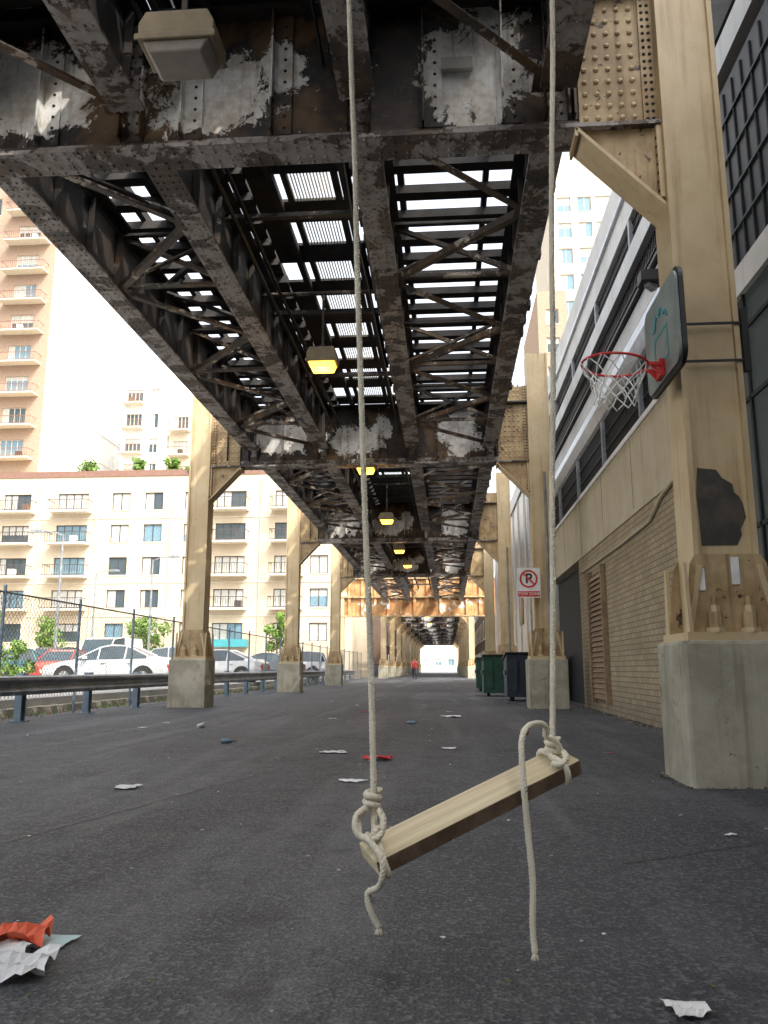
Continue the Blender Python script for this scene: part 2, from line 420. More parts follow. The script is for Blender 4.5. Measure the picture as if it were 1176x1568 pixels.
for (y0,y1) in segs:
    if y0>110: continue
    for (xa,xb) in ((STR[0],STR[1]),(STR[2],STR[3])):
        n=7; st=(y1-y0-.6)/n; z=ZS+.045
        for i in range(n):
            ya=y0+.3+i*st; yb=ya+st
            l,r=(xa+.1,xb-.1) if i%2==0 else (xb-.1,xa+.1)
            mb.beam((l,ya,z),(r,yb,z),.10,.10,'brace',L=True)
            mb.box(r-.17,r+.17,yb-.18,yb+.18,z-.004,z+.008,'brace')
            if y0<40 and xa<-2:
                mb.beam((r,ya,ZT-.25),(l,yb,ZT-.25),.09,.09,'str',L=True)
            if i%2==1 and y0<50:
                mb.beam((xa+.03,yb,ZS+.12),(xb-.03,yb,ZS+.12),.09,.09,'brace',L=True)
                mb.beam((xa+.03,yb,ZT-.2),(xb-.03,yb,ZT-.2),.09,.09,'str',L=True)
                mb.beam((xa+.03,yb,ZS+.15),(xb-.03,yb,ZT-.2),.07,.07,'brace',L=True)
                mb.beam((xb-.03,yb+.05,ZS+.15),(xa+.03,yb+.05,ZT-.2),.07,.07,'brace',L=True)
    for k in range(1,4):
        yy=y0+(y1-y0)*k/4
        mb.beam((STR[1]+.03,yy,ZT-.35),(STR[2]-.03,yy,ZT-.35),.10,.12,'str',L=True)
mb.beam((STR[2],2.82,ZS-.06),(STR[3],2.82,ZS-.06),.12,.10,'brace')
mb.build('lateral_bracing',via)
mb=MB()
DE=205
y=-34
while y<DE:
    if not(56<y<73.5):  # made-up opening in the deck, lets sun reach the far girder
        w=.22+random.uniform(-.02,.03)
        z0=ZT+.05; z1=z0+.14
        off=random.uniform(-.08,.08)
        mb.box(-1.35,1.72+off,y,y+w,z0,z1,'tie'); mb.box(-6.0+off,-2.95,y,y+w,z0,z1,'tie')
    y+=.70 if y<60 else .95
y0=-34
for x,w,z,h in ((-.62,.10,ZT+.21,.16),(.69,.09,ZT+.21,.16),(-5.0,.1,ZT+.21,.16),(-3.75,.1,ZT+.21,.16),(1.32,.30,ZT+.21,.14),(-1.12,.26,ZT+.21,.14),(-5.75,.3,ZT+.21,.14),(-3.15,.26,ZT+.21,.14),(-4.4,.45,ZT+.215,.05)):
    mb.box(x-w/2,x+w/2,y0,56,z,z+h,'tie'); mb.box(x-w/2,x+w/2,73.5,DE,z,z+h,'tie')
for (ya,yb) in ((6.9,8.3),(-34,-8)):  # solid planks added to close sky gaps and darken what lies below
    for (xa,xb) in ((-5.58,-3.82),(-2.98,-1.3),(-.55,.63)):
        k=ya
        while k<yb:
            mb.box(xa,xb,k,k+.27,ZT+.212,ZT+.25,'tie'); k+=.28
y=-6
while y<56:
    mb.box(-2.95,-1.35,y,y+.62,ZT+.10,ZT+.15,'tie')
    if y>6 and y<30:
        for k in range(13):
            x=-2.32+k*.05; mb.box(x,x+.018,y+.62,y+1.36,ZT+.10,ZT+.14,'silver')
        mb.box(-2.42,-2.33,y+.62,y+1.36,ZT+.10,ZT+.15,'tie'); mb.box(-1.66,-1.55,y+.62,y+1.36,ZT+.10,ZT+.15,'tie')
        if random.random()<.5: mb.box(-2.95,-2.65,y+.62,y+1.36,ZT+.10,ZT+.15,'tie')
        if random.random()<.4: mb.box(-1.5,-1.36,y+.62,y+1.36,ZT+.10,ZT+.15,'tie')
    elif y>=30: mb.box(-2.95,-1.35,y+.65,y+1.36,ZT+.10,ZT+.15,'tie')
    y+=1.36
for x in (-2.55,-1.45): mb.box(x-.05,x+.05,-34,DE,ZT-.05,ZT+.09,'tie')
mb.build('track_deck',via)
mb=MB()
for x,z,r in ((-3.05,7.55,.035),(-2.95,7.75,.025),(-2.85,7.6,.02),(-1.2,7.75,.03),(-1.28,7.6,.02)):
    for (a,b) in segs[1:9]:
        pts=[(x+random.gauss(0,.01),a+(b-a)*t/8,z-.05*math.sin(math.pi*t/8)+random.gauss(0,.006)) for t in range(9)]
        mb.tube(pts,r,'black',6)
for yb in (21.9,35.9):
    mb.tube([(XR+.1,yb-.29,6.2),(XR+.1,yb-.29,1.5)],.035,'rail',8)
mb.build('conduits',via)
mb=MB(); xc=XR; y=7.9
for z in (4.28,3.90):
    mb.box(xc-.30,xc+.33,y-.275,y-.262,z-.012,z+.012,'black'); 
mb.box(xc+.30,xc+.36,y-.30,y-.24,3.78,4.42,'black')
mb.prism([(xc-.20,2.12),(xc+.12,2.12),(xc+.17,2.22),(xc+.16,2.27),(xc+.22,2.38),(xc+.20,2.52),(xc+.17,2.58),(xc+.13,2.62),(xc+.12,2.70),(xc+.03,2.76),(xc-.02,2.84),(xc-.19,2.86),(xc-.215,2.6),(xc-.205,2.35)],'Y',y-.2155,y-.2102,'blotch')
mb.box(xc+.02,xc+.09,y-.30,y-.286,1.75,2.0,'white')
mb.box(xc-.27,xc-.22,y-.30,y-.286,1.7,1.9,'white')
mb.box(.02,.36,y-.10,y-.04,7.38,7.52,'curtain')
mb.build('column_fittings',via)

# ------------------------------------------------------------------ ceiling floodlights
for (yy,lit) in ((6.0,0),(14.0,1),(22.0,1),(30,1),(38,1),(46,1),(92,1),(106,1)):
    lz=6.18 if yy<7 else (6.46 if yy<40 else 6.75)
    lamp=empty('viaduct_floodlight',(-2.2,yy,lz)); k=1.2 if yy<7 else 1
    b=MB()
    b.prism([(-.27*k,0),(.27*k,0),(.27*k,.16),(.22*k,.27),(-.22*k,.27),(-.27*k,.16)],'Y',-.2,.2,'lampbody')
    b.box(-.29*k,.29*k,-.222,-.201,-.01,.05,'lampbody'); b.box(-.06,.06,-.06,.06,.27,.36,'black')
    h=ZT-.35-lz
    b.beam((0,0,.36),(0,0,h),.05,.05,'brace',up=(0,1,0))
    b.beam((-1.15,0,h),(1.3,0,h),.06,.06,'brace')
    b.build('housing',lamp,bevel=.012)
    b=MB(); b.prism([(-.24*k,-.001),(.24*k,-.001),(.19*k,-.12),(-.19*k,-.12)],'Y',-.19,.17,'lampglow' if lit else 'lampoff'); b.build('lens',lamp,bevel=.02)
    if lit and yy<50:
        ld=bpy.data.lights.new('bulb','POINT'); ld.energy=18; ld.color=(1,.58,.16); ld.shadow_soft_size=.12
        lo=bpy.data.objects.new('bulb',ld); COL.objects.link(lo); lo.parent=lamp; lo.location=(0,0,-.28)

# ------------------------------------------------------------------ swing
def catmull(P,n=10):
    P=[Vector(p) for p in P]; out=[]
    Q=[P[0]*2-P[1]]+P+[P[-1]*2-P[-2]]
    for i in range(1,len(Q)-2):
        a,b,c,d=Q[i-1:i+3]
        for k in range(n):
            t=k/n; out.append(.5*((2*b)+(c-a)*t+(2*a-5*b+4*c-d)*t*t+(3*b-a-3*c+d)*t**3))
    out.append(P[-1]); return out
def rope(mb,ctrl,r=.0112,step=.005,pitch=.036,dens=10):
    p=catmull(ctrl,dens)
    L=[0]
    for i in range(1,len(p)): L.append(L[-1]+(p[i]-p[i-1]).length)
    n=max(4,int(L[-1]/step)); pts=[]; j=0
    for k in range(n+1):
        s=L[-1]*k/n
        while j<len(L)-2 and L[j+1]<s: j+=1
        f=(s-L[j])/max(1e-9,L[j+1]-L[j]); pts.append(p[j].lerp(p[j+1],min(1,f)))
    d0=(pts[1]-pts[0]).normalized(); a=d0.cross(Vector((.3,.9,.1))).normalized(); fr=[]
    for i in range(len(pts)):
        d=(pts[min(i+1,len(pts)-1)]-pts[max(i-1,0)]).normalized(); a=(a-d*a.dot(d)).normalized(); fr.append((a.copy(),d.cross(a)))
    for s3 in range(3):
        q=[]
        for i,c in enumerate(pts):
            ph=2*math.pi*(s3/3+i*(L[-1]/n)/pitch); q.append(c+(fr[i][0]*math.cos(ph)+fr[i][1]*math.sin(ph))*r*.38)
        mb.tube(q,r*.64,'rope',5)
swing=empty('rope_swing')
Lp=Vector((-.250,2.655,.425)); Rp=Vector((.408,2.945,.695))
e=(Rp-Lp).normalized(); wh=Vector((e.y,-e.x,0)).normalized(); nn=wh.cross(e)
if nn.z<0: nn=-nn
rot=Matrix.Rotation(R(-14),3,e); wv=rot@wh
if wv.z>0: rot=Matrix.Rotation(R(14),3,e); wv=rot@wh
nv=rot@nn
b=MB(); l=(Rp-Lp).length
b.box(0,l,-.07,.07,-.027,.024,'wood'); seat=b.build('seat_board',swing,bevel=.004)
seat.data.materials.append(M['woodedge'])
for p in seat.data.polygons:
    if abs(p.normal.z)<.5 and abs(p.normal.y)>.5: p.material_index=1  # long sides and underside take the darker board colour
    if p.normal.z<-.5 : p.material_index=1
seat.matrix_world=Matrix(((e.x,wv.x,nv.x,Lp.x),(e.y,wv.y,nv.y,Lp.y),(e.z,wv.z,nv.z,Lp.z),(0,0,0,1)))
def S(s,w,n): return Lp+e*s+wv*w+nv*n
mb=MB()
lt=Vector((-.47,2.82,6.9)); lk=Vector((-.240,2.70,.60))
def jit(a,b,n,am):
    return [a.lerp(b,i/n)+Vector((random.gauss(0,am),random.gauss(0,am),0))*(0<i<n) for i in range(n)]
rope(mb,jit(lt,lk,14,.0025)+[lk,Vector((-.238,2.69,.53)),S(.03,.0,.05),S(.035,-.07,.035),S(.04,-.082,0),S(.04,-.05,-.04),S(.03,.04,-.042),S(.022,.084,-.02),S(.02,.08,.035),S(.035,.03,.045),S(.05,-.03,.04)])
def wraps(c,ax,r,h,turns):
    pts=[]; a=Vector((1,0,0)); bb=Vector((0,1,0)); n=int(turns*9)
    for i in range(n+1):
        t=i/n; an=2*math.pi*turns*t
        pts.append(c+ax*(h*t)+(a*math.cos(an)+bb*math.sin(an))*r)
    return pts
z=Vector((-.12,.0,-1)).normalized()
w=wraps(lk+Vector((-.002,0,.022)),z,.021,.060,2.6)
w+= [Vector((-.285,2.68,.545)),Vector((-.296,2.665,.515)),Vector((-.27,2.65,.487)),Vector((-.235,2.63,.50)),Vector((-.215,2.625,.525))]
rope(mb,w,dens=4)
rope(mb,[Vector((-.285,2.66,.53)),Vector((-.275,2.62,.50)),Vector((-.245,2.60,.49)),S(.015,.085,.03),S(.0,.088,-.02),S(-.012,.06,-.06),Vector((-.252,2.64,.33)),Vector((-.243,2.64,.28)),Vector((-.219,2.645,.235))])
rope(mb,[Vector((-.22,2.66,.57)),Vector((-.205,2.64,.54)),Vector((-.215,2.62,.50)),Vector((-.25,2.61,.49)),Vector((-.285,2.62,.51)),Vector((-.29,2.64,.55)),Vector((-.26,2.66,.575))])
rt=Vector((.577,2.86,6.9)); rk=Vector((.353,2.92,.77))
s0=(rk.x-Lp.x)/e.x
rope(mb,jit(rt,rk,14,.0025)+[rk,Vector((.354,2.92,.735)),S(s0,.0,.05),S(s0,-.06,.038),S(s0,-.085,0),S(s0,-.05,-.038),S(s0,.05,-.038),S(s0,.078,-.01),S(s0+.0,.07,.036),S(s0-.01,.01,.05)])
rope(mb,wraps(rk+Vector((.0,0,-.005)),Vector((0,0,-1)),.020,.045,2.0),dens=4)
rope(mb,[Vector((.375,2.90,.73)),Vector((.355,2.88,.765)),Vector((.325,2.87,.775)),Vector((.322,2.85,.81)),Vector((.295,2.82,.822)),Vector((.258,2.80,.812)),Vector((.237,2.78,.77)),Vector((.234,2.765,.70)),Vector((.238,2.755,.60)),Vector((.246,2.76,.48)),Vector((.256,2.765,.34)),Vector((.252,2.77,.22)),Vector((.256,2.77,.135))])
rope(mb,[S(s0-.03,.05,.045),S(s0-.015,.07,.04),S(s0+.02,.06,.045),S(s0+.035,.02,.05),S(s0+.02,-.02,.05),S(s0-.01,-.02,.055)],dens=8)
for p in (Vector((-.219,2.645,.235)),Vector((.256,2.77,.135))):
    for k in range(7):
        a=k*.9; mb.tube([p,p+Vector((.008*math.cos(a),.008*math.sin(a),-.010)),p+Vector((.011*math.cos(a),.011*math.sin(a),-.020))],.0035,'rope',4)
mb.build('ropes',swing,smooth=True,fixn=False)

# ------------------------------------------------------------------ basketball hoop
hoop=empty('basketball_hoop')
def roundrect(u0,u1,w0,w1,r,n=6):
    pts=[]
    for cx,cy,a0 in ((u1-r,w1-r,0),(u0+r,w1-r,90),(u0+r,w0+r,180),(u1-r,w0+r,270)):
        for i in range(n+1):
            a=R(a0+90*i/n); pts.append((cx+r*math.cos(a),cy+r*math.sin(a)))
    return pts
M['board']=mottled('backboard_plastic',(.16,.20,.195),(.26,.31,.30),2.5,.35,bs=.05)
M['boardteal']=plain('teal_print',(.05,.30,.34),.5)
mb=MB()
mb.prism(roundrect(6.85,7.97,3.64,4.50,.12),'X',2.04,2.065,'board')
mb.prism(roundrect(6.82,8.0,3.61,4.53,.14),'X',2.066,2.105,'black')
def ring_rect(u0,u1,w0,w1,t,x,mat):
    for (a,b,c,d) in ((u0,u1,w1-t,w1),(u0,u1,w0,w0+t),(u0,u0+t,w0+t,w1-t),(u1-t,u1,w0+t,w1-t)):
        mb.box(x-.003,x,a,b,c,d,mat)
ring_rect(7.18,7.64,3.80,4.12,.025,2.038,'boardteal')
pts=[(2.034,7.15+.5*i/20,4.17+.14*math.sin(i/20*math.pi)+.03*math.sin(i)) for i in range(21)]
mb.tube(pts,.012,'boardteal',4)
mb.build('backboard',hoop)
mb=MB()
for yy in (7.75,8.0): mb.beam((2.10,yy,4.2),(2.27,yy,4.2),.1,.2,'black'); 
mb.beam((2.10,7.15,4.0),(2.27,7.7,4.0),.04,.06,'black'); mb.beam((2.10,7.15,4.3),(2.27,7.7,4.3),.04,.06,'black')
rc=Vector((1.60,7.41,3.80)); 
ringp=[rc+Vector((.30*math.cos(t),.30*math.sin(t),-.03*math.cos(t))) for t in [2*math.pi*i/40 for i in range(41)]]
mb.tube(ringp,.012,'red',8)
mb.beam(rc+Vector((.29,-.1,-.03)),(2.04,7.33,3.76),.03,.03,'red'); mb.beam(rc+Vector((.29,.1,-.03)),(2.04,7.49,3.76),.03,.03,'red')
mb.box(1.99,2.037,7.32,7.50,3.66,3.82,'red')
mb.beam((1.93,7.35,3.76),(2.02,7.34,3.66),.02,.03,'red'); mb.beam((1.93,7.47,3.76),(2.02,7.48,3.66),.02,.03,'red')
mb.build('rim',hoop)
mb=MB(); ns=12; lev=[(.30,0),(.27,-.08),(.23,-.16),(.20,-.24),(.185,-.32),(.19,-.38)]
for k in range(ns):
    for dr in (-1,1):
        pts=[]
        for j,(rr,zz) in enumerate(lev):
            t=2*math.pi*(k+dr*j*.5)/ns; pts.append(rc+Vector((rr*math.cos(t)+random.gauss(0,.008),rr*math.sin(t),zz-.03*math.cos(t)*(1-j/6)+random.gauss(0,.008))))
        mb.tube(pts,.006,'white',4)
mb.build('net',hoop)

# ------------------------------------------------------------------ no parking sign
sign=empty('no_parking_sign',(2.13,21.45,3.2)); mb=MB()
mb.prism(roundrect(-.30,.30,-.39,.39,.04),'Y',0,.012,'white')
n=36
def annul(r0,r1,y,cz,mat):
    vs=[];
    for r in (r0,r1):
        for i in range(n): t=2*math.pi*i/n; vs.append((r*math.cos(t),y,cz+r*math.sin(t)))
    mb.add(vs,[(i,(i+1)%n,n+(i+1)%n,n+i) for i in range(n)],mat)
annul(.185,.235,-.004,.10,'red')
mb.box(-.28,.28,-.004,-.001,-.36,-.22,'red')
mb.beam((-.145,-.010,.245),(.145,-.010,-.045),.004,.042,'red',up=(1,0,1))
mb.box(-.03,.03,.0125,.10,-.3,.3,'silver')
mb.build('plate',sign,fixn=False)
def text(s,size,loc,mat,parent,rot=(R(90),0,0)):
    c=bpy.data.curves.new('text','FONT'); c.body=s; c.size=size; c.align_x='CENTER'; c.align_y='CENTER'; c.extrude=.001; c.offset=.006*size/.3
    o=bpy.data.objects.new('lettering',c); COL.objects.link(o); o.parent=parent; o.location=loc; o.rotation_euler=rot; c.materials.append(M[mat]); return o
text('P',.36,(0,-.006,.10),'black',sign); text('TOW ZONE',.10,(0,-.007,-.29),'white',sign)

# ------------------------------------------------------------------ parking garage (right)
gar=empty('parking_garage'); X=3.6
mb=MB()
mb.box(X,X+.3,10.8,22.2,0,3.9,'brick')
mb.box(X-.02,X+.3,10.8,29,3.9,4.0,'bandconc'); mb.box(X,X+.3,10.8,29,4.0,5.4,'bandconc'); mb.box(X-.05,X+.35,10.8,29,5.4,5.5,'whiteconc')
y=12.6
while y<29: mb.box(X-.004,X-.001,y,y+.02,4.0,5.4,'woodedge'); y+=3.1
mb.box(X+.3,X+.6,22.2,29,0,3.9,'dark')  # dark slab stands in for the shade of the alcove
mb.box(X+.25,X+.3,-30,29,5.5,10.8,'dark')  # dark sheet stands in for the shade inside the open levels
mb.prism([(X+.1,6.5),(X-.04,6.6),(X-.10,6.9),(X-.04,7.2),(X+.1,7.3)],'Y',10.8,29,'silver')
mb.box(X+.02,X+.2,10.8,29,7.32,7.7,'whiteconc'); mb.box(X-.06,X+.2,10.8,29,7.75,7.80,'black'); 
mb.box(X-.10,X+.24,-30,29.2,8.35,8.75,'whiteconc')
mb.box(X-.05,X+.24,10.8,29.2,9.4,10.8,'whiteconc'); mb.box(X-.12,X-.051,10.8,29.2,9.95,10.05,'silver')
mb.box(X-.05,X+.24,-30,10.79,9.6,9.7,'white')
y=10.8
while y<29:
    for z0,z1 in ((5.5,6.55),(7.8,8.35),(8.75,9.4)): mb.box(X+.02,X+.04,y,y+.03,z0,z1,'black')
    y+=.11
for y in (10.9,14.5,18.1,21.7,25.3,28.9):
    mb.box(X-.06,X+.02,y,y+.12,5.5,6.5,'rail'); mb.box(X-.06,X+.02,y,y+.12,8.75,9.4,'rail')
for z in (5.8,6.15,8.0,8.9,9.1,9.3): mb.box(X,X+.02,10.8,29,z,z+.02,'black')
mb.box(X,X+.24,-30,10.79,0,5.4,'teal'); mb.box(X-.06,X,-30,10.79,5.4,5.75,'whiteconc')
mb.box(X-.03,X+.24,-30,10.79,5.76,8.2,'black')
for z in (6.2,6.7,7.2,7.7): mb.box(X-.06,X-.031,-30,10.79,z,z+.03,'teal')
y=-2
while y<10.79:
    mb.box(X-.05,X-.031,y,y+.03,5.78,8.1,'dark'); y+=.3
for z in (1.1,2.6,4.1,4.95): mb.box(X-.03,X-.001,-5,10.79,z,z+.05,'dark')
for y in (7.6,8.5,9.4,10.3): mb.box(X-.03,X-.001,y,y+.05,0,5.4,'dark')
mb.tube([(X-.03,10.9,3.95),(X-.04,12.6,3.92),(X-.04,13.6,3.80),(X-.03,14.4,3.55),(X-.04,17,3.5),(X-.04,22,3.5)],.035,'bandconc')
mb.box(X-.04,X+.0,18.9,20.6,.25,3.25,'woodedge')
z=.35
while z<3.2:
    mb.prism([(X-.05,z),(X-.10,z-.03),(X-.05,z+.07)],'Y',18.95,20.55,'louvre'); z+=.12
mb.box(X-.12,X,18.8,18.92,.2,3.35,'louvre'); mb.box(X-.12,X,20.6,20.72,.2,3.35,'louvre')
mb.box(X-.0,X+.5,22.2,22.5,0,3.9,'brick')
mb.build('facade',gar)
mb=MB(); mb.box(X+.62,X+34,-32,29,0,10.4,'dark'); mb.box(10,40,-34,29,10.4,26,'whiteconc'); mb.build('mass_and_shade_block',gar)  # garage body, plus an unseen upper block added to shade the alley
mb=MB()
mb.beam((X-.2,12.5,7.0),(X-.35,12.4,7.05),.12,.12,'silver'); mb.box(X-.45,X-.1,12.3,12.6,7.05,7.25,'black')
mb.build('security_camera',gar,bevel=.02)

# ------------------------------------------------------------------ facade helper
def facade(mb,x0,x1,z0,z1,y,cols,rows,wall,frame='winframe',dep=.35,glasses=('glass','glass','curtain','glassb')):
    cols=sorted(cols); rows=sorted(rows); z=z0
    for rc_,h in rows:
        mb.box(x0,x1,y,y+dep,z,rc_-h/2,wall)
        x=x0
        for xc,w in cols:
            mb.box(x,xc-w/2,y,y+dep,rc_-h/2,rc_+h/2,wall); x=xc+w/2
            gm=random.choice(glasses); a,b_,c,d=xc-w/2,xc+w/2,rc_-h/2,rc_+h/2
            mb.box(a,b_,y+dep*.6,y+dep*.65,c,d,gm)
            if random.random()<.4:
                bw=(b_-a)*random.choice((.25,.5)); mb.box(a,a+bw,y+dep*.592,y+dep*.599,c,d,'curtain')
            elif random.random()<.4: mb.box(a,b_,y+dep*.592,y+dep*.599,d-(d-c)*random.uniform(.2,.6),d,'curtain')
            t=.09
            ya,yb=y+dep*.45,y+dep*.59
            mb.box(a,b_,ya,yb,c,c+t,frame); mb.box(a,b_,ya,yb,d-t,d,frame)
            k=2 if w<2.4 else 4
            for i in range(k+1):
                xx=a+(b_-a)*i/k; xx=min(max(xx,a+t/2),b_-t/2); mb.box(xx-t/2,xx+t/2,ya,yb,c+t,d-t,frame)
            mb.box(a-.1,b_+.1,y-.06,y-.01,c-.12,c,'cream')
        mb.box(x,x1,y,y+dep,rc_-h/2,rc_+h/2,wall); z=rc_+h/2
    mb.box(x0,x1,y,y+dep,z,z1,wall)
def balcony(mb,xc,w,z,y,d,slab='cream',railm='winframe'):
    mb.box(xc-w/2,xc+w/2,y-d,y-.001,z-.2,z,slab)
    mb.box(xc-w/2,xc+w/2,y-d,y-d+.06,z+1.15,z+1.22,railm); mb.box(xc-w/2,xc+w/2,y-d,y-d+.06,z+.08,z+.14,railm)
    for s in (-1,1):
        xx=xc+s*(w/2-.03); mb.box(xx-.03,xx+.03,y-d+.061,y,z+1.15,z+1.22,railm)
    n=int(w/.28)
    for i in range(n+1):
        xx=xc-w/2+.03+(w-.06)*i/n; mb.box(xx-.02,xx+.02,y-d+.01,y-d+.05,z,z+1.15,railm)
    if random.random()<.4:
        xx=xc+random.uniform(-.3,.3)*w; mb.box(xx,xx+.7,y-d+.3,y-d+.9,z,z+.8,random.choice(['winframe','parapet','white']))
ap=empty('apartment_building'); mb=MB(); Y=88
rows=[(4.9,2.0),(8.6,2.0),(12.25,2.0),(15.95,2.0),(19.6,2.0)]
cols=[(-36.6,2.1),(-32.8,2.1),(-42.2,3.6),(-48.8,3.2),(-54,2.1),(-60,3.6),(-28.2,2.1),(-23.9,3.4),(-17.4,3.0),(-13.9,2.0)]
facade(mb,-68,-10.6,0,22.5,Y,cols,rows,'stucco')
mb.box(-68.1,-10.5,Y-.1,Y+.4,22.5,23.2,'parapet'); mb.box(-68,-10.6,Y+.35,Y+22,0,22.6,'stucco')
mb.box(-10.6,-10.2,Y,Y+22,0,22.8,'stucco')
for z in (6.6,10.3,17.6): mb.box(-68,-10.6,Y-.07,Y-.001,z,z+.14,'cream')
for xc,w in ((-42.2,4.6),(-48.8,4.6),(-60,4.6),(-23.9,4.2),(-17.4,3.6)):
    for rc_,h in rows[1:]: balcony(mb,xc,w,rc_-1.15,Y,1.6)
for x in (-46,-39.4,-30.7,-20.5): mb.cyl((x,Y-.1,.3),(x,Y-.1,22),.08,'cream',n=6)
mb.box(-26,-21.5,Y-1.3,Y-.001,3.3,4.1,'boardteal')
mb.build('facade',ap)
tw=empty('brick_apartment_tower'); mb=MB(); Y=108
rows=[(3.2+i*4.75,2.8) for i in range(17)]
facade(mb,-90,-57.5,0,84,Y,[(-61.6,3.4),(-67.5,2.2),(-73,4)],rows,'towerbrick',frame='cream',glasses=('glass','glass','glassb'))
mb.box(-90,-57.4,Y+.35,Y+36,0,85,'whiteconc')  # white body: sun glare on the side wall painted into the colour
for rc_,h in rows:
    for xc in (-61.4,-73): balcony(mb,xc,6.4,rc_-1.5,Y,1.8,'cream','parapet')
    mb.box(-57.39,-57.33,Y+.4,Y+36,rc_-1.9,rc_-1.75,'cream')
mb.build('facade',tw)
wt=empty('white_apartment_tower'); mb=MB(); Y=122
rows=[(3+i*4.1,2.4) for i in range(11)]
facade(mb,-51.5,-44.5,0,49,Y,[(-49.5,2.6),(-46.2,1.4)],rows,'whiteconc',frame='cream',glasses=('glass','curtain'))
mb.box(-51.5,-44.5,Y+.35,Y+15,0,49,'whiteconc')
facade(mb,-44.4,-34,0,45,Y+2,[(-42.4,2.4),(-38.5,2.4),(-35.6,1.4)],rows[:-1],'cream',frame='cream',glasses=('glass','curtain'))
mb.box(-44.4,-34,Y+2.35,Y+15,0,45,'whiteconc')
for rc_,h in rows:
    balcony(mb,-49.5,3.4,rc_-1.3,Y,1.6,'cream','parapet')
for rc_,h in rows[:-1]:
    balcony(mb,-42.4,3.2,rc_-1.3,Y+2,1.6,'cream','parapet'); balcony(mb,-37.2,5,rc_-1.3,Y+2,1.6,'cream','parapet')
mb.build('facade',wt)
rtw=empty('high_rise_tower'); mb=MB(); Y=120
rows=[(3+i*4.4,2.6) for i in range(17)]
facade(mb,17.5,40,0,82,Y,[(19.4,2.2),(22.6,2.2),(26,3.4),(30,2.2),(34,2.2)],rows,'cream',frame='cream',glasses=('glassb','curtain','glassb'))
mb.box(17.5,40,Y+.35,Y+24,0,82,'cream'); mb.build('facade',rtw)
lb=empty('brick_mid_rise'); mb=MB(); Y=108
rows=[(3+i*4.2,2.2) for i in range(12)]
facade(mb,13.2,17.2,0,53,Y,[(15.2,1.8)],rows,'towerbrick',frame='cream',glasses=('glassb','glass'))
mb.box(13.2,17.2,Y+.35,Y+20,0,53,'towerbrick'); mb.build('facade',lb)
db=empty('bright_far_end_building'); mb=MB()  # white building added to make the alley's far opening bright
facade(mb,-30,30,0,16,262,[(-27+i*4,2.0) for i in range(14)],[(3,2),(7,2),(11,2)],'whiteconc',frame='cream',glasses=('curtain','glassb'))
mb.box(-30,30,262.35,280,0,16,'whiteconc'); mb.build('facade',db)
bb=empty('rear_light_blocker',(-3,-62,0)); bb.rotation_euler=(0,0,math.pi); mb=MB()  # unseen building added behind the camera to block light
facade(mb,-20,14,0,20,0,[(-17+i*4,2.0) for i in range(8)],[(3,2),(7,2),(11,2),(15,2)],'brickdark')
mb.box(-20,14,.35,14,0,20,'brickdark'); mb.build('facade',bb)
b2=empty('grey_metal_building'); mb=MB()
mb.box(3.5,12,35,60,0,9.6,'silver'); mb.box(3.42,3.499,35,60,9.0,9.7,'white')
for y in range(36,60,3): mb.box(3.44,3.499,y,y+.12,0,9,'whiteconc')
for y in (38,44,50): mb.box(3.46,3.499,y,y+1.8,3,5,'glass')
mb.build('walls',b2)
def rowbuild(name,x0,x1,y0,y1,h,wall,side):
    o=empty(name); mb=MB(); mb.box(x0,x1,y0,y1,0,h,wall); xs=x1 if side<0 else x0
    y=y0+2
    while y<y1-3:
        for z in (1.0,4.4,7.8):
            if z+2<h:
                a,b_=(xs,xs+.05) if side<0 else (xs-.05,xs)
                mb.box(a,b_,y,y+2.0,z,z+2.0,'glass'); 
                a,b_=(xs,xs+.09) if side<0 else (xs-.09,xs); mb.box(a,b_,y-.1,y+2.1,z-.15,z-.001,'cream')
        y+=4.6
    x=x0+2
    while x<x1-3:
        for z in (1.0,4.4,7.8):
            if z+2<h: mb.box(x,x+1.8,y0-.05,y0-.001,z,z+2,'glass')
        x+=4
    mb.box(x0-.1,x1+.1,y0-.1,y1+.1,h,h+.5,'cream'); mb.build('walls',o)
rowbuild('brick_warehouse',-40,-8.6,112,200,11,'brickdark',-1)
rowbuild('alley_building',4.2,30,92,180,11,'brickdark',1)
rowbuild('alley_building',4.6,22,62,70,7,'cream',1)

# ------------------------------------------------------------------ guardrail & fence
gr=empty('guardrail'); mb=MB()
prof=[(-8.14,.50),(-8.06,.53),(-8.05,.58),(-8.12,.66),(-8.12,.71),(-8.05,.79),(-8.06,.84),(-8.14,.87),(-8.17,.87),(-8.10,.83),(-8.09,.79),(-8.155,.71),(-8.155,.66),(-8.09,.58),(-8.10,.54),(-8.17,.50)]
mb.prism(prof,'Y',2,72,'rail')
mb.build('w_beam',gr)
mb=MB(); y=3.6
while y<72:
    mb.box(-8.32,-8.18,y-.09,y-.06,0,.92,'blue_post'); mb.box(-8.32,-8.18,y+.06,y+.09,0,.92,'blue_post'); mb.box(-8.26,-8.24,y-.059,y+.059,0,.92,'blue_post'); 
    mb.box(-8.38,-8.12,y-.16,y+.16,0,.02,'blue_post'); y+=3.0
mb.build('posts',gr)
fe=empty('chain_link_fence'); mb=MB(); XF=-8.75
y=2.0
while y<84:
    mb.cyl((XF,y,0),(XF,y,2.62),.035,'blue_post',n=8); mb.dome((XF,y,2.62),(0,0,1),.045,'blue_post'); y+=3.4
mb.tube([(XF,2+i*4,2.5) for i in range(21)],.022,'fencewire'); mb.build('posts',fe)
mb=MB(); st=.14; H=2.4; z0=.08; t=.006
y=2-H
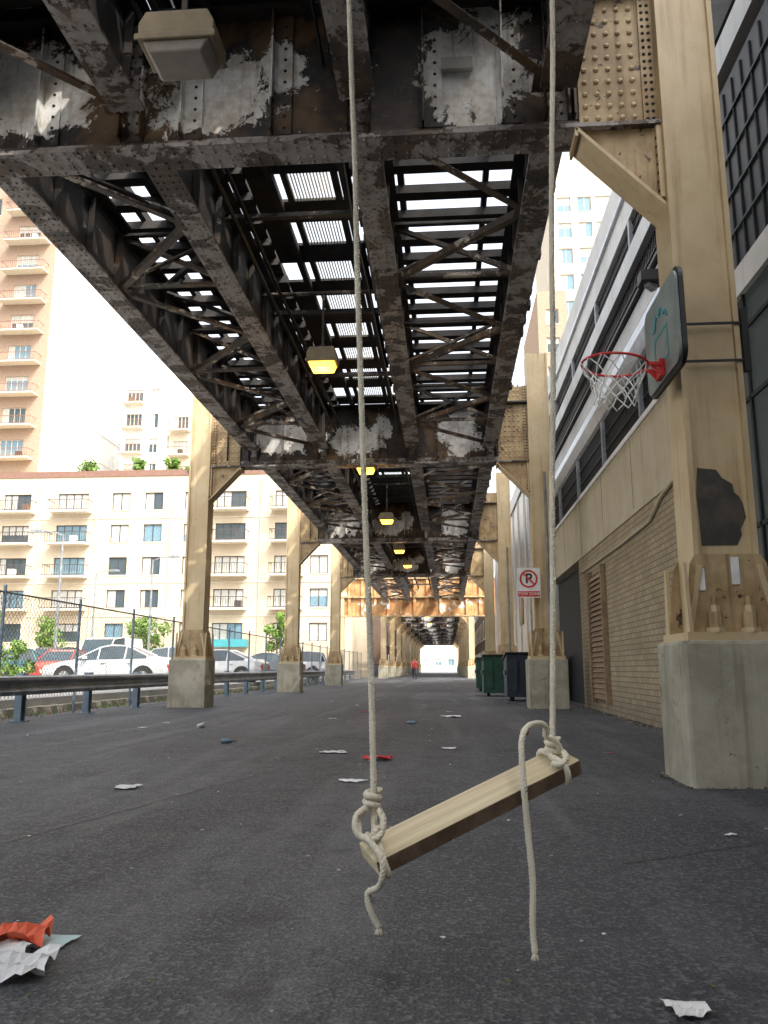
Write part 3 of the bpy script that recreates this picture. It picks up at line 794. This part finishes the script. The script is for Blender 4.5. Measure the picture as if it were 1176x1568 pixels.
while y<82:
    for d in (1,-1):
        p0=[(XF,y-t*1.4,z0),(XF,y+t*1.4,z0),(XF,y+H+t*1.4,z0+H),(XF,y+H-t*1.4,z0+H)]
        if d<0: p0=[(XF-.004,2*(y+H/2)-q[1],q[2]) for q in p0]
        mb.add(p0,[(0,1,2,3)],'fencewire')
    y+=st
mb.build('mesh',fe,fixn=False)

# ------------------------------------------------------------------ cars
def car(loc,rotz,paint,kind='sedan',sc=1.1):
    c=empty('parked_car',loc); c.rotation_euler=(0,0,rotz); c.scale=(sc,sc,sc)
    pm='paint_%s'%str(paint)
    if pm not in M:
        m=plain('car_paint',paint,.25,.1); m.node_tree.nodes['Principled BSDF'].inputs['Coat Weight'].default_value=.6; M[pm]=m
    if kind=='sedan':
        st=[(-2.36,.34,.55,.57,.60,.5),(-2.25,.22,.66,.70,.78,.62),(-1.65,.2,.80,.85,.86,.72),(-1.05,.2,.88,.94,.88,.74),(-.25,.2,.92,1.36,.88,.58),(.15,.2,.93,1.44,.88,.58),(.72,.2,.94,1.42,.88,.58),(1.50,.2,.96,1.07,.87,.66),(2.02,.24,.94,1.02,.84,.70),(2.30,.34,.78,.84,.74,.6)]
    elif kind=='suv':
        st=[(-2.28,.36,.72,.76,.70,.6),(-2.15,.28,.86,.92,.82,.68),(-1.5,.26,.98,1.02,.9,.74),(-1.1,.26,1.0,1.05,.9,.74),(-.55,.26,1.02,1.60,.9,.66),(.2,.26,1.03,1.70,.9,.66),(1.2,.26,1.04,1.68,.9,.66),(1.95,.26,1.05,1.60,.88,.64),(2.22,.30,1.02,1.10,.84,.66)]
    else:
        st=[(-2.6,.4,.8,.85,.8,.7),(-2.45,.32,1.0,1.1,.92,.75),(-1.9,.3,1.15,1.25,.96,.82),(-1.3,.3,1.2,2.1,.98,.85),(0,.3,1.2,2.25,.98,.86),(2.4,.3,1.2,2.22,.98,.86),(2.55,.35,1.2,2.1,.96,.84)]
    b=MB(); 
    def ring(s): x,zb,zl,zr,hw,hr=s; return [(x,-hw*.93,zb),(x,-hw,zb+(zl-zb)*.5),(x,-hw*.96,zl),(x,-hr,zr),(x,hr,zr),(x,hw*.96,zl),(x,hw,zb+(zl-zb)*.5),(x,hw*.93,zb)]
    def q(k): return (k,(k+1)%8,8+(k+1)%8,8+k)
    for i in range(len(st)-1):
        A,B=st[i],st[i+1]
        vs=ring(A)+ring(B)
        b.add(vs,[q(0),q(1),q(5),q(6)],pm); b.add(vs,[q(7)],'black')
        side_glass=(A[3]-A[2]>.12 or B[3]-B[2]>.12)
        if kind=='van': side_glass=side_glass and A[0]<-.5
        b.add(vs,[q(2),q(4)],'glass' if side_glass else pm)
        steep=abs(B[3]-A[3])>.22
        b.add(vs,[q(3)],'glass' if steep else pm)
        if side_glass:
            for k0 in (3,4): b.tube([Vector(ring(A)[k0]),Vector(ring(B)[k0])],.035,pm,6)
    for i,s in enumerate(st):
        if s[3]-s[2]>.3 and kind!='van' and i%2==(0 if kind=='sedan' else 1):
            r_=ring(s); b.tube([r_[2],r_[3]],.03,pm,6); b.tube([r_[5],r_[4]],.03,pm,6)
    for s in (st[0],st[-1]): b.add(ring(s),[tuple(range(8))],pm)
    o=b.build('body',c,smooth=False)
    b=MB()
    for x in (-1.42,1.42) if kind!='van' else (-1.7,1.7):
        for s in (-1,1):
            yo=s*.90; r=.33 if kind!='suv' else .37
            b.cyl((x,yo-s*.22,r),(x,yo+s*.005,r),r,'tyre',n=24); b.cyl((x,yo+s*.006,r),(x,yo+s*.012,r),r*.60,'chrome',n=16)
            for k in range(5):
                a=k*1.2566; b.beam((x,yo+s*.016,r),(x+r*.56*math.cos(a),yo+s*.016,r+r*.56*math.sin(a)),.02,.05,'silver')
            b.cyl((x,yo-s*.25,r+.02),(x,yo-s*.015,r+.02),r*1.14,'black',n=24)
    zl=st[0][2]
    for s in (-1,1):
        b.box(st[0][0]-.01,st[0][0]+.2,s*.60-.14,s*.60+.14,zl-.10,zl+.03,'curtain')
        b.box(st[-1][0]-.12,st[-1][0]+.01,s*.6-.14,s*.6+.14,zl+.02,zl+.2,'red')
        b.box(-.75,-.6,s*.98-.08,s*.98+.08,.95,1.06,pm)
        b.beam((.1,s*.887,.3),(.1,s*.887,.90),.006,.012,'black',up=(1,0,0))
        b.box(-1.0,1.0,s*.885-.01,s*.885+.01,.27,.31,'black')
        for x in (-.12,.85): b.box(x,x+.16,s*.885-.015,s*.885+.015,.78,.81,'chrome')
    b.build('wheels_and_trim',c)
LZ=.34
car((-13.7,33,LZ),R(4),(.60,.61,.61))
car((-11.6,41,LZ),R(-2),(.6,.61,.62))
car((-16.3,47,LZ),R(12),(.36,.38,.40),'suv')
car((-20.6,37.5,LZ),R(80),(.06,.16,.17))
car((-18.9,39.5,LZ),R(95),(.40,.05,.04))
car((-11.3,50,LZ),R(0),(.10,.12,.14))
car((-11.0,58,LZ),R(3),(.5,.5,.52),'suv')
car((-18,54,LZ),R(5),(.10,.1,.12),'suv')
car((-23.5,56,LZ),R(88),(.68,.68,.67),'van',1.25)
car((-25,45,LZ),R(85),(.5,.5,.5)); car((-22.6,46,LZ),R(92),(.05,.05,.06),'suv')
car((-28,42,LZ),R(92),(.3,.3,.33))

def lamp(x,y,h,dirx):
    o=empty('street_lamp',(x,y,LZ)); b=MB(); b.cyl((0,0,0),(0,0,h),.11,'rail',.06,10); b.cyl((0,0,0),(0,0,.5),.2,'conc',.18,10)
    b.tube([(0,0,h-.1),(dirx*.5,0,h+.12),(dirx*1.3,0,h+.2)],.04,'rail'); b.prism([(dirx*1.2,h+.12),(dirx*2.1,h+.14),(dirx*2.0,h+.3),(dirx*1.3,h+.3)],'Y',-.17,.17,'rail'); b.build('pole',o)
lamp(-23.5,48,8.8,-1); lamp(-22.2,60,8.8,1); lamp(-31,70,9,1)

# ------------------------------------------------------------------ trees & shrubs
def tree(name,loc,h,r,n=1400,trunk=True,ls=.16):
    b=MB(); 
    if trunk:
        b.tube([(0,0,0),(.05,0,h*.3),(-.04,.03,h*.55),(.03,0,h*.85)],.1,'bark',7,[.12,.09,.07,.03])
        for k in range(7):
            a=k*2.4; z=h*(.35+.07*k); b.tube([(0,0,z),(r*.45*math.cos(a),r*.45*math.sin(a),z+.4),(r*.8*math.cos(a),r*.8*math.sin(a),z+.9)],.04,'bark',5,[.05,.03,.012])
    cl=[]
    for k in range(16):
        a=random.uniform(0,6.28); rr=r*random.uniform(.1,.85); z=(h*.42 if trunk else 0)+random.random()*(h*.55 if trunk else h*.8); cl.append((rr*math.cos(a),rr*math.sin(a),z,r*random.uniform(.22,.42)))
    for i in range(n):
        c=random.choice(cl); d=Vector((random.gauss(0,1),random.gauss(0,1),random.gauss(0,1))).normalized()*c[3]*random.uniform(.6,1.1)
        p=Vector(c[:3])+d; u=Vector((random.gauss(0,1),random.gauss(0,1),random.gauss(0,1))).normalized(); v=u.cross(d).normalized(); s=ls*random.uniform(.5,1.2)
        b.add([p-u*s,p+v*s*.5,p+u*s,p-v*s*.5],[(0,1,2,3)],'leaf')
    o=b.build(name,fixn=False); o.location=loc; return o
tree('bush',(-18.6,29.5,LZ),3.4,2.0,2600,False,.12)
tree('bush',(-16.9,31,LZ),1.9,1.0,900,False,.12)
tree('tree',(-16.3,78,LZ),6.0,1.6,1500,ls=.2)
tree('tree',(-27.5,74,LZ),5.2,2.0,1500,ls=.2)
tree('tree',(-39,78,LZ),5.5,2.0,1500,ls=.2)
for x in (-41,-35,-31,-29): tree('rooftop_shrub',(x,88.9,22.9),2.0,1.2,500,False,.25)

# ------------------------------------------------------------------ dumpsters
def dumpster(loc,col,name='dumpster'):
    o=empty(name,loc); m='dump'+str(col)
    M[m]=mottled('dumpster_paint',col,tuple(x*1.5 for x in col),3,.6,streak=.4)
    b=MB(); b.prism([(-.6,.12),(.6,.12),(.75,1.25),(-.75,1.45)],'X',-.9,.9,m)
    b.prism([(-.8,1.46),(.8,1.26),(.8,1.31),(-.8,1.52)],'X',-.95,.95,'black')
    for x in (-.6,0,.6): b.prism([(-.62,.3),(-.70,.3),(-.83,1.3),(-.76,1.3)],'X',x-.04,x+.04,m)
    for x in (-.7,.7):
        for y in (-.4,.4): b.cyl((x-.04,y,.07),(x+.04,y,.07),.07,'tyre')
    for s in (-1,1): b.box(s*.92-.03,s*.92+.03,-.5,.4,.8,.95,m)
    b.build('body',o,bevel=.01)
dumpster((2.2,31.5,0),(.02,.065,.045)); dumpster((2.75,27.2,0),(.03,.04,.055)); dumpster((2.2,39,0),(.02,.065,.045))
dumpster((-8.0,96,0),(.05,.05,.06)); 

# ------------------------------------------------------------------ pedestrian (far)
me=bpy.data.meshes.new('pedestrian')
P=[((0,0,1.02),.17),((0,0,1.3),.17),((0,0,1.62),.19),((0,0,1.76),.07),((0,-.02,1.95),.125),((.11,0,.98),.12),((.13,-.15,.55),.085),((.13,.05,.1),.06),((.13,-.12,.05),.05),((-.11,0,.98),.12),((-.13,.2,.55),.085),((-.13,.42,.14),.06),((-.13,.28,.06),.05),((.24,0,1.6),.075),((.30,.12,1.28),.055),((.28,-.02,1.02),.045),((-.24,0,1.6),.075),((-.30,-.08,1.28),.055),((-.28,-.25,1.08),.045)]
E=[(0,1),(1,2),(2,3),(3,4),(0,5),(5,6),(6,7),(7,8),(0,9),(9,10),(10,11),(11,12),(2,13),(13,14),(14,15),(2,16),(16,17),(17,18)]
me.from_pydata([p for p,r in P],E,[]); ob=bpy.data.objects.new('pedestrian',me); COL.objects.link(ob); ob.location=(-3.2,80,0)
sk=ob.modifiers.new('skin','SKIN'); 
for i,(p,r) in enumerate(P): me.skin_vertices[0].data[i].radius=(r,r)
me.skin_vertices[0].data[0].use_root=True
ob.modifiers.new('sub','SUBSURF').levels=1
pmat,nt,b=newmat('clothes'); v=coords(nt); sx=N(nt,'ShaderNodeSeparateXYZ'); nt.links.new(v,sx.inputs[0])
c=mix(nt,ramp(nt,sx.outputs[2],1.0,1.03),(.03,.04,.08),(.40,.04,.04)); c=mix(nt,ramp(nt,sx.outputs[2],1.74,1.76),c,(.4,.24,.16)); c=mix(nt,ramp(nt,sx.outputs[2],1.98,2.0),c,(.03,.02,.015))
nt.links.new(c,b.inputs['Base Color']); me.materials.append(pmat)

# ------------------------------------------------------------------ litter
M['paper']=plain('paper',(.75,.75,.74),.8); M['paperblue']=plain('pale_blue_card',(.45,.62,.62),.6); M['orange']=plain('red_orange_paper',(.75,.13,.05),.6)
M['redp']=plain('red_plastic',(.5,.02,.03),.4)
def paper(name,x,y,s,mat,asp=.6,crump=.25,rz=None):
    b=MB(); n=7; vs=[]; rz=random.uniform(0,3) if rz is None else rz
    f1,f2=random.uniform(3,8),random.uniform(3,8)
    for j in range(n+1):
        for i in range(n+1):
            u=(i/n-.5)*s; v=(j/n-.5)*s*asp; u*=1+.15*math.sin(j*.5+f1); v*=1+.25*math.sin(i*.45+f2)
            u+=random.gauss(0,s*.012); v+=random.gauss(0,s*.012)
            h=abs(math.sin(u/s*f1+v/s*f2))*.8+random.random()*.22
            vs.append((x+u*math.cos(rz)-v*math.sin(rz),y+u*math.sin(rz)+v*math.cos(rz),.006+h*s*crump*.45))
    fs=[(j*(n+1)+i,j*(n+1)+i+1,(j+1)*(n+1)+i+1,(j+1)*(n+1)+i) for j in range(n) for i in range(n)]
    b.add(vs,fs,mat); return b.build(name,fixn=False)
paper('paper_litter',-2.75,7.1,.20,'paper',.9,.15,.1); paper('crumpled_wrapper',-1.46,2.86,.24,'paper',.8,.45,.35)
paper('crumpled_wrapper',-1.60,3.08,.26,'orange',.6,.7,.5); paper('crumpled_wrapper',-1.58,2.98,.22,'paper',.5,.5,.3); paper('card_litter',-1.49,3.17,.17,'paperblue',.7,.05,.05)
paper('paper_litter',.70,2.71,.13,'paper',.8,.3,.2); paper('paper_litter',-1.4,10.2,.30,'paper',.8,.1,.1); paper('paper_litter',-1.3,10.25,.15,'woodedge',.5,.2)
paper('red_wrapper',-.80,9.45,.32,'redp',.6,.3,.1); paper('paper_litter',-.89,7.66,.24,'paper',.6,.08,2.9)
paper('paper_litter',.04,17.7,.38,'paper',.9,.2,.1); paper('paper_litter',0,10.8,.18,'paper',.9,.1,.1); paper('paper_litter',1.7,5.4,.07,'paper')
paper('red_wrapper',-2.0,19.5,.2,'redp',.5,.3)
for i in range(18):
    y=random.uniform(8,30); paper('paper_litter',random.uniform(-5.5,2.0),y,random.uniform(.06,.2),random.choice(['paper','paper','curtain','woodedge','paperblue','redp']),.7,.2)
def bottle(name,x,y,rz,mat,cup=False):
    o=empty(name,(x,y,.035)); o.rotation_euler=(0,0,rz); b=MB()
    if cup: b.tube([(0,0,0),(.12,0,.006)],.04,mat,12,[.032,.045]); b.cyl((.121,0,.006),(.127,0,.006),.048,'paper',n=12)
    else:
        b.tube([(0,0,0),(.005,0,0),(.13,0,0),(.17,0,0),(.20,0,0)],.03,mat,12,[.02,.032,.032,.014,.012]); b.cyl((.201,0,0),(.22,0,0),.014,'redp',n=10)
    b.build('body',o,smooth=True)
bottle('plastic_bottle',-3.1,11.3,.4,'glassb'); bottle('paper_cup',-4.3,14.2,1.1,'paper',True); bottle('paper_cup',1.2,13.1,2.0,'redp',True); bottle('plastic_bottle',-.6,15.4,2.7,'glassb')
b=MB()
for i in range(750):
    y=2.2+random.random()**1.8*36; x=random.uniform(-7.5,3.3); s=random.uniform(.003,.011)*(1+y*.06); a=random.uniform(0,6.28)
    mt=random.choice(['paper','paper','curtain','curtain','woodedge','leaf' if random.random()<.3 else 'curtain'])
    k=random.choice((4,5,6)); vs=[(x+s*math.cos(a+6.283*j/k)*random.uniform(.6,1.3),y+s*math.sin(a+6.283*j/k)*random.uniform(.6,1.3),.004+random.random()*s*.4) for j in range(k)]
    b.add(vs,[tuple(range(k))],mt)
b.build('scattered_litter',fixn=False)

# ------------------------------------------------------------------ light & world
el=R(48); hv=Vector((.70,-.714,0)); d=Vector((hv.x*math.cos(el),hv.y*math.cos(el),math.sin(el)))
sd=bpy.data.lights.new('sun','SUN'); sd.energy=4.2; sd.angle=R(.5); sd.color=(1,.95,.86)
so=bpy.data.objects.new('sun',sd); COL.objects.link(so); so.rotation_euler=(-d).to_track_quat('-Z','Y').to_euler()
w=bpy.data.worlds.new('World'); scene.world=w; w.use_nodes=True; nt=w.node_tree
sky=nt.nodes.new('ShaderNodeTexSky'); sky.sky_type='NISHITA'; sky.sun_disc=False; sky.sun_elevation=el; sky.sun_rotation=math.atan2(hv.x,hv.y)
sky.dust_density=6; sky.air_density=1.3; sky.ozone_density=.6
hs=nt.nodes.new('ShaderNodeHueSaturation'); hs.inputs['Saturation'].default_value=.3; hs.inputs['Value'].default_value=3.6
nt.links.new(sky.outputs[0],hs.inputs['Color']); nt.links.new(hs.outputs[0],nt.nodes['Background'].inputs[0]); nt.nodes['Background'].inputs[1].default_value=.15
scene.view_settings.view_transform='Standard'; scene.view_settings.look='None'; scene.view_settings.exposure=0

cam=bpy.data.cameras.new('camera'); co=bpy.data.objects.new('camera',cam); COL.objects.link(co)
co.location=(0,0,1.0); co.rotation_euler=(R(90+10.87),0,R(4.40))
cam.sensor_fit='VERTICAL'; cam.sensor_height=36; cam.sensor_width=27; cam.lens=36*1250/1568; cam.clip_end=3000; cam.clip_start=.05
scene.camera=co
